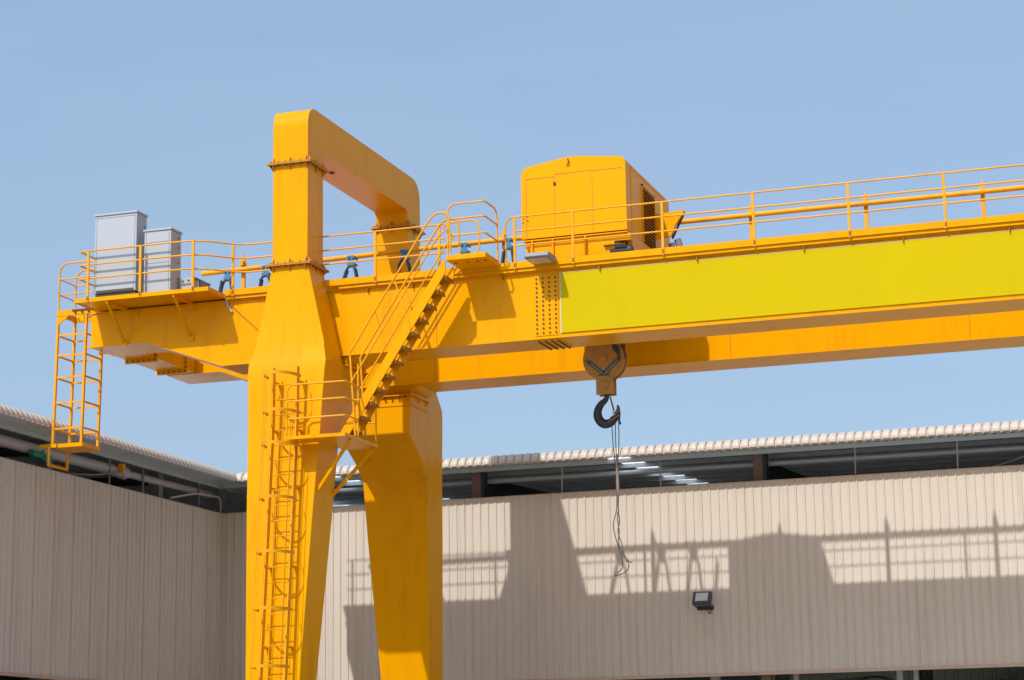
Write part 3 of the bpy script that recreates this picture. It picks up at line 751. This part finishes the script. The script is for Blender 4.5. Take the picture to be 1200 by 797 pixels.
# hook block -------------------------------------------------
hk = thing('hook_block', 'ochre pulley block with a dark steel hook and teal arrow, hanging between the girders', 'hook block', (-14.88, 51.7, 11.2))
cx, cy, cz = -14.86, 51.7, 12.17
for y in (cy-.17, cy+.13):
    MB().cyl((cx, y, cz), (cx, y+.04, cz), .535, 40).build('sheave_cover', HOOKY, hk)
mb = MB(); mb.cyl((cx, cy-.12, cz), (cx, cy-.03, cz), .49, 32); mb.cyl((cx, cy+.01, cz), (cx, cy+.10, cz), .49, 32); mb.build('sheave', HOOKY, hk)
MB().cyl((cx, cy-.24, cz), (cx, cy+.24, cz), .09, 16).build('axle', HOOKY, hk)
mb = MB(); q = cy-.178
mb.bar((cx-.37, q, cz-.02), (cx+.02, q, cz-.36), .012, .045); mb.bar((cx-.41, q, cz-.08), (cx-.02, q, cz-.42), .012, .03)
mb.bar((cx+.40, q, cz+.02), (cx-.02, q, cz-.36), .012, .045); mb.bar((cx+.44, q, cz-.04), (cx+.04, q, cz-.42), .012, .03)
mb.box(cx-.16, cx+.16, q-.006, q+.006, cz-.43, cz-.40); mb.bar((cx-.46, q, cz+.0), (cx-.34, q, cz-.1), .012, .05)
mb.build('arrow_marking', TEAL, hk)
mb = MB(); mb.box(cx-.21, cx+.23, cy-.166, cy-.126, 11.27, 11.80); mb.box(cx-.21, cx+.23, cy+.126, cy+.166, 11.27, 11.80); mb.box(cx-.17, cx+.19, cy-.13, cy+.13, 11.32, 11.62)
mb.build('side_plate', HOOKY, hk, bevel=.01)
MB().cyl((cx+.02, cy-.21, 11.5), (cx+.02, cy-.17, 11.5), .10, 16).build('trunnion_pin', HOOKY, hk)
# hook
pts = [(.04, 11.36), (.04, 11.24), (-.01, 11.14), (-.11, 11.06), (-.195, 10.92), (-.21, 10.77), (-.15, 10.63), (-.04, 10.55), (.11, 10.57), (.22, 10.66), (.30, 10.80), (.325, 10.93), (.31, 11.0)]
rad = [.06, .06, .07, .085, .10, .11, .115, .115, .105, .09, .065, .04, .02]
P3 = [Vector((cx+a-.02, cy, z)) for a, z in pts]
# smooth by Catmull-Rom
sp = []; sr = []
for i in range(len(P3)-1):
    p0 = P3[max(i-1, 0)]; p1 = P3[i]; p2 = P3[i+1]; p3 = P3[min(i+2, len(P3)-1)]
    for k in range(4):
        u = k/4; sp.append(.5*((2*p1)+(-p0+p2)*u+(2*p0-5*p1+4*p2-p3)*u*u+(-p0+3*p1-3*p2+p3)*u**3)); sr.append(rad[i]*(1-u)+rad[i+1]*u)
sp.append(P3[-1]); sr.append(rad[-1])
MB().tube(sp, sr, 14).build('hook', STEEL, hk)
MB().tube([(cx+.11, cy-.02, 11.22), (cx+.22, cy-.1, 10.85)], .022, 6).build('safety_latch', PRIM, hk)
# ropes up to the trolley
for x in (cx-.5, cx-.45, cx+.45, cx+.5):
    for y in (cy-.075, cy+.055): MB().tube([(x, y, cz), (x, y, 14.5)], .014, 6).build('wire_rope', ROPE, hk)
mb = MB(); random.seed(3)
mb.tube([(cx+.25, cy-.2, 12.62), (cx+.30, cy-.22, 12.4), (cx+.42, cy-.2, 12.25)], .04, 6); mb.tube([(cx+.3, cy-.22, 12.5), (cx+.4, cy-.22, 12.42), (cx+.42, cy-.2, 12.1)], .03, 6); mb.build('rope_clip', ROPE, hk)

# slings hanging from the hook
def wob(pts, amp, seed):
    rnd = random.Random(seed); out = []
    for i in range(len(pts)-1):
        a = Vector(pts[i]); b = Vector(pts[i+1])
        for k in range(5):
            u = k/5; p = a.lerp(b, u); out.append(p+Vector((rnd.uniform(-amp, amp), rnd.uniform(-amp, amp), 0)))
    out.append(Vector(pts[-1])); return out
sg = thing('lifting_sling', 'thin dark wire slings dangling in a loose tangle below the crane hook', 'sling', (cx+.2, cy, 10.7))
X = cx+.2
def th(o, l=None):
    return o
a1 = fillet([(X-.06, cy-.05, 10.62), (X-.05, cy-.05, 10.2), (X+.02, cy-.05, 9.3), (X+.02, cy-.05, 8.4), (X-.10, cy-.05, 8.008), (X-.02, cy-.05, 7.617), (X+.1, cy-.05, 7.226), (X+.15, cy-.05, 6.938), (X-.1, cy-.05, 6.764)], .12, 4)
a2 = fillet([(X+.12, cy-.05, 10.75), (X+.12, cy-.05, 10.2), (X+.06, cy-.05, 9.3), (X+.05, cy-.05, 8.4), (X+.08, cy-.03, 8.052), (X+.0, cy-.03, 7.835), (X+.1, cy-.03, 7.617), (X+.16, cy-.03, 7.269), (X+.26, cy-.03, 7.095), (X+.36, cy-.03, 7.060)], .12, 4)
a3 = fillet([(X+.02, cy, 10.62), (X+.01, cy, 10.2), (X+.04, cy, 9.2), (X+.04, cy, 8.4), (X+.0, cy, 8.139), (X+.06, cy, 7.878), (X+.0, cy, 7.574), (X+.16, cy, 7.182), (X+.3, cy, 7.008), (X+.2, cy, 6.834), (X-.1, cy, 6.747)], .1, 4)
for k, a in enumerate((a1, a2, a3)): MB().tube(wob(a, .006, k), .0115, 6).build('sling_leg', ROPE, sg)
MB().tube([(X+.045, cy-.03, 9.75), (X+.05, cy-.03, 9.0), (X+.04, cy-.03, 8.45)], [.03, .04, .02], 8).build('sling_sleeve', SLING, sg)
for k in range(3):
    z0 = 10.58+.1*k
    MB().tube([(X-.12+.05*k, cy-.14, z0), (X+.0+.05*k, cy-.15, z0+.05), (X+.15, cy-.1, z0+.16)], .014, 6).build('sling_wrap', SLING, sg)
MB().tube([(X+.16, cy-.08, 10.82), (X+.14, cy-.08, 10.6), (X+.17, cy-.08, 10.5)], .03, 6).build('shackle', ROPE, sg)

# cable carriers
XSC = [-26.476, -25.304, -22.722, -21.157, -19.41, -18.155, -17.2]
prev = None
names = ['blue cable carrier on the festoon pipe, first one right of the grey cabinets', 'blue cable carrier on the festoon pipe, tucked against the portal leg',
         'blue cable carrier on the festoon pipe just right of the front portal column', 'teal cable carrier hanging before the rear portal column',
         'blue cable carrier on the festoon pipe above the stair head landing', 'teal cable carrier on the festoon pipe beside the machine house',
         'cable carrier tucked behind the machine house, its loop shadow falls on the beige wall']
for k, x in enumerate(XSC):
    cc = thing('cable_carrier', names[k], 'cable carrier', (x, 54.0, 15.98), 'cable carriers on the festoon pipe')
    z = 16.06+.0135*(x+27.3) if x < -19 else 16.18
    mb = MB(); mb.box(x-.08, x+.08, 53.99, 54.02, z-.20, z+.02); mb.box(x-.11, x+.11, 53.97, 54.2, z-.26, z-.2)
    mb.cyl((x-.07, 53.95, z-.03), (x-.07, 54.25, z-.03), .045, 10); mb.cyl((x+.07, 53.95, z-.03), (x+.07, 54.25, z-.03), .045, 10); mb.build('carrier_body', BLUE, cc)
    MB().tube([(x-.13, 54.0, z-.40), (x-.10, 54.0, z-.32), (x, 54.0, z-.28), (x+.10, 54.0, z-.32), (x+.13, 54.0, z-.40)], .035, 10).build('saddle', STEEL, cc)
    xn = XSC[k+1] if k+1 < len(XSC) else -16.4
    gap = xn-x; dep = 2.0
    def loop(x0, x1, off):
        pts = []
        for i in range(25):
            u = i/24; s = 2*u-1
            xx = x0+(x1-x0)*u
            pts.append((xx, 54.0+off, z-.36-dep*(1-abs(s)**1.7)))
        return pts
    for off in (-.06, .06):
        MB().tube(loop(x+.12, xn-.12, off), .033, 8).build('cable_loop', CABLE, cc)
    if k == 0:
        for off in (-.06, .06): MB().tube([(x-.15, 54+off, z-.3), (x-.3, 54+off, 15.0), (x-.5, 54+off, 14.1)], .033, 8).build('cable_loop', CABLE, cc)

# electrical cabinets
def cabinet(name, label, x0, x1, y0, y1, z0, z1):
    c = thing(name, label, 'electrical cabinet', ((x0+x1)/2, (y0+y1)/2, z0), 'cabinets on the crane platform')
    b = MB().box(x0, x1, y0, y1, z0, z1).build('cabinet_body', GREY, c, bevel=.008)
    MB().box(x0-.025, x1+.025, y0-.03, y1+.03, z1+.002, z1+.05).build('rain_lid', GREY, c, bevel=.006)
    MB().box(x0+.03, x1-.03, y0+.03, y1-.03, z0-.08, z0-.002).build('plinth', GREYD, c)
    return c, b
c1, b1 = cabinet('electrical_cabinet', 'taller light grey electrical cabinet at the left end of the crane platform', -27.33, -26.14, 48.08, 48.62, 14.21, 16.24)
bb = MB()
for z in (14.7, 15.1, 15.5, 15.95): bb.cyl((-26.139, 48.5, z), (-26.12, 48.5, z), .018, 6)
bb.build('side_bolts', BOLT, b1)
MB().box(-27.25, -26.2, 48.05, 48.078, 14.22, 14.27).build('door_lip', GREYD, b1)
c2, b2_ = cabinet('electrical_cabinet', 'shorter light grey electrical cabinet, right of the tall one on the crane platform', -25.92, -25.17, 48.1, 48.66, 14.10, 15.70)
bb = MB()
for z in (14.5, 14.9, 15.3, 15.55): bb.cyl((-25.169, 48.5, z), (-25.15, 48.5, z), .018, 6)
bb.build('side_bolts', BOLT, b2_)
sb = MB()
for x in (-27.28, -26.19): sb.box(x-.004, x+.004, 48.074, 48.079, 14.26, 16.2)
sb.box(-27.28, -26.19, 48.074, 48.079, 16.17, 16.178); sb.build('panel_seam', LAMPG, b1)
sb = MB()
for x in (-25.87, -25.22): sb.box(x-.004, x+.004, 48.094, 48.099, 14.16, 15.66)
sb.box(-25.87, -25.22, 48.094, 48.099, 15.40, 15.408); sb.box(-25.87, -25.22, 48.094, 48.099, 14.86, 14.868); sb.build('panel_seam', LAMPG, b2_)
jb = thing('junction_box', 'small grey junction box with two round knobs, beside the shorter cabinet', 'junction box', (-24.9, 49.0, 14.0))
MB().prism([(-25.12, 14.08), (-24.74, 14.08), (-24.74, 14.50), (-25.12, 14.50)], 48.5, 48.8, 'y').build('box_body', GREY, jb, bevel=.008)
MB().prism([(48.5, 14.51), (49.4, 14.51), (49.4, 14.48), (48.85, 14.08), (48.81, 14.48), (48.5, 14.48)], -24.74, -24.69, 'x').build('side_wing', LAMPG, jb)
bb = MB(); bb.cyl((-25.02, 48.48, 14.42), (-25.02, 48.499, 14.42), .025, 10); bb.cyl((-24.86, 48.48, 14.43), (-24.86, 48.499, 14.43), .025, 10); bb.build('knob', GREYD, jb)
# flood light below the machine house
fl = thing('floodlight', 'grey rectangular floodlight facing down on the walkway edge below the machine house', 'floodlight', (-15.5, 48.5, 14.1), 'floodlights')
mb = MB(); mb.prism([(48.12, 14.10), (48.16, 14.20), (48.75, 14.20), (48.82, 14.12), (48.75, 14.06), (48.16, 14.06)], -15.78, -15.18, 'x'); mb.build('lamp_body', LAMPG, fl, bevel=.01)
MB().box(-15.73, -15.23, 48.2, 48.7, 14.045, 14.058).build('lens', LENS, fl)
mb = MB(); mb.tube(fillet([(-15.6, 48.8, 14.2), (-15.6, 48.5, 14.27), (-15.6, 48.3, 14.21)], .1), .015, 6); mb.tube([(-15.35, 48.8, 14.2), (-15.35, 48.5, 14.23)], .015, 6); mb.build('bracket', BOLT, fl)
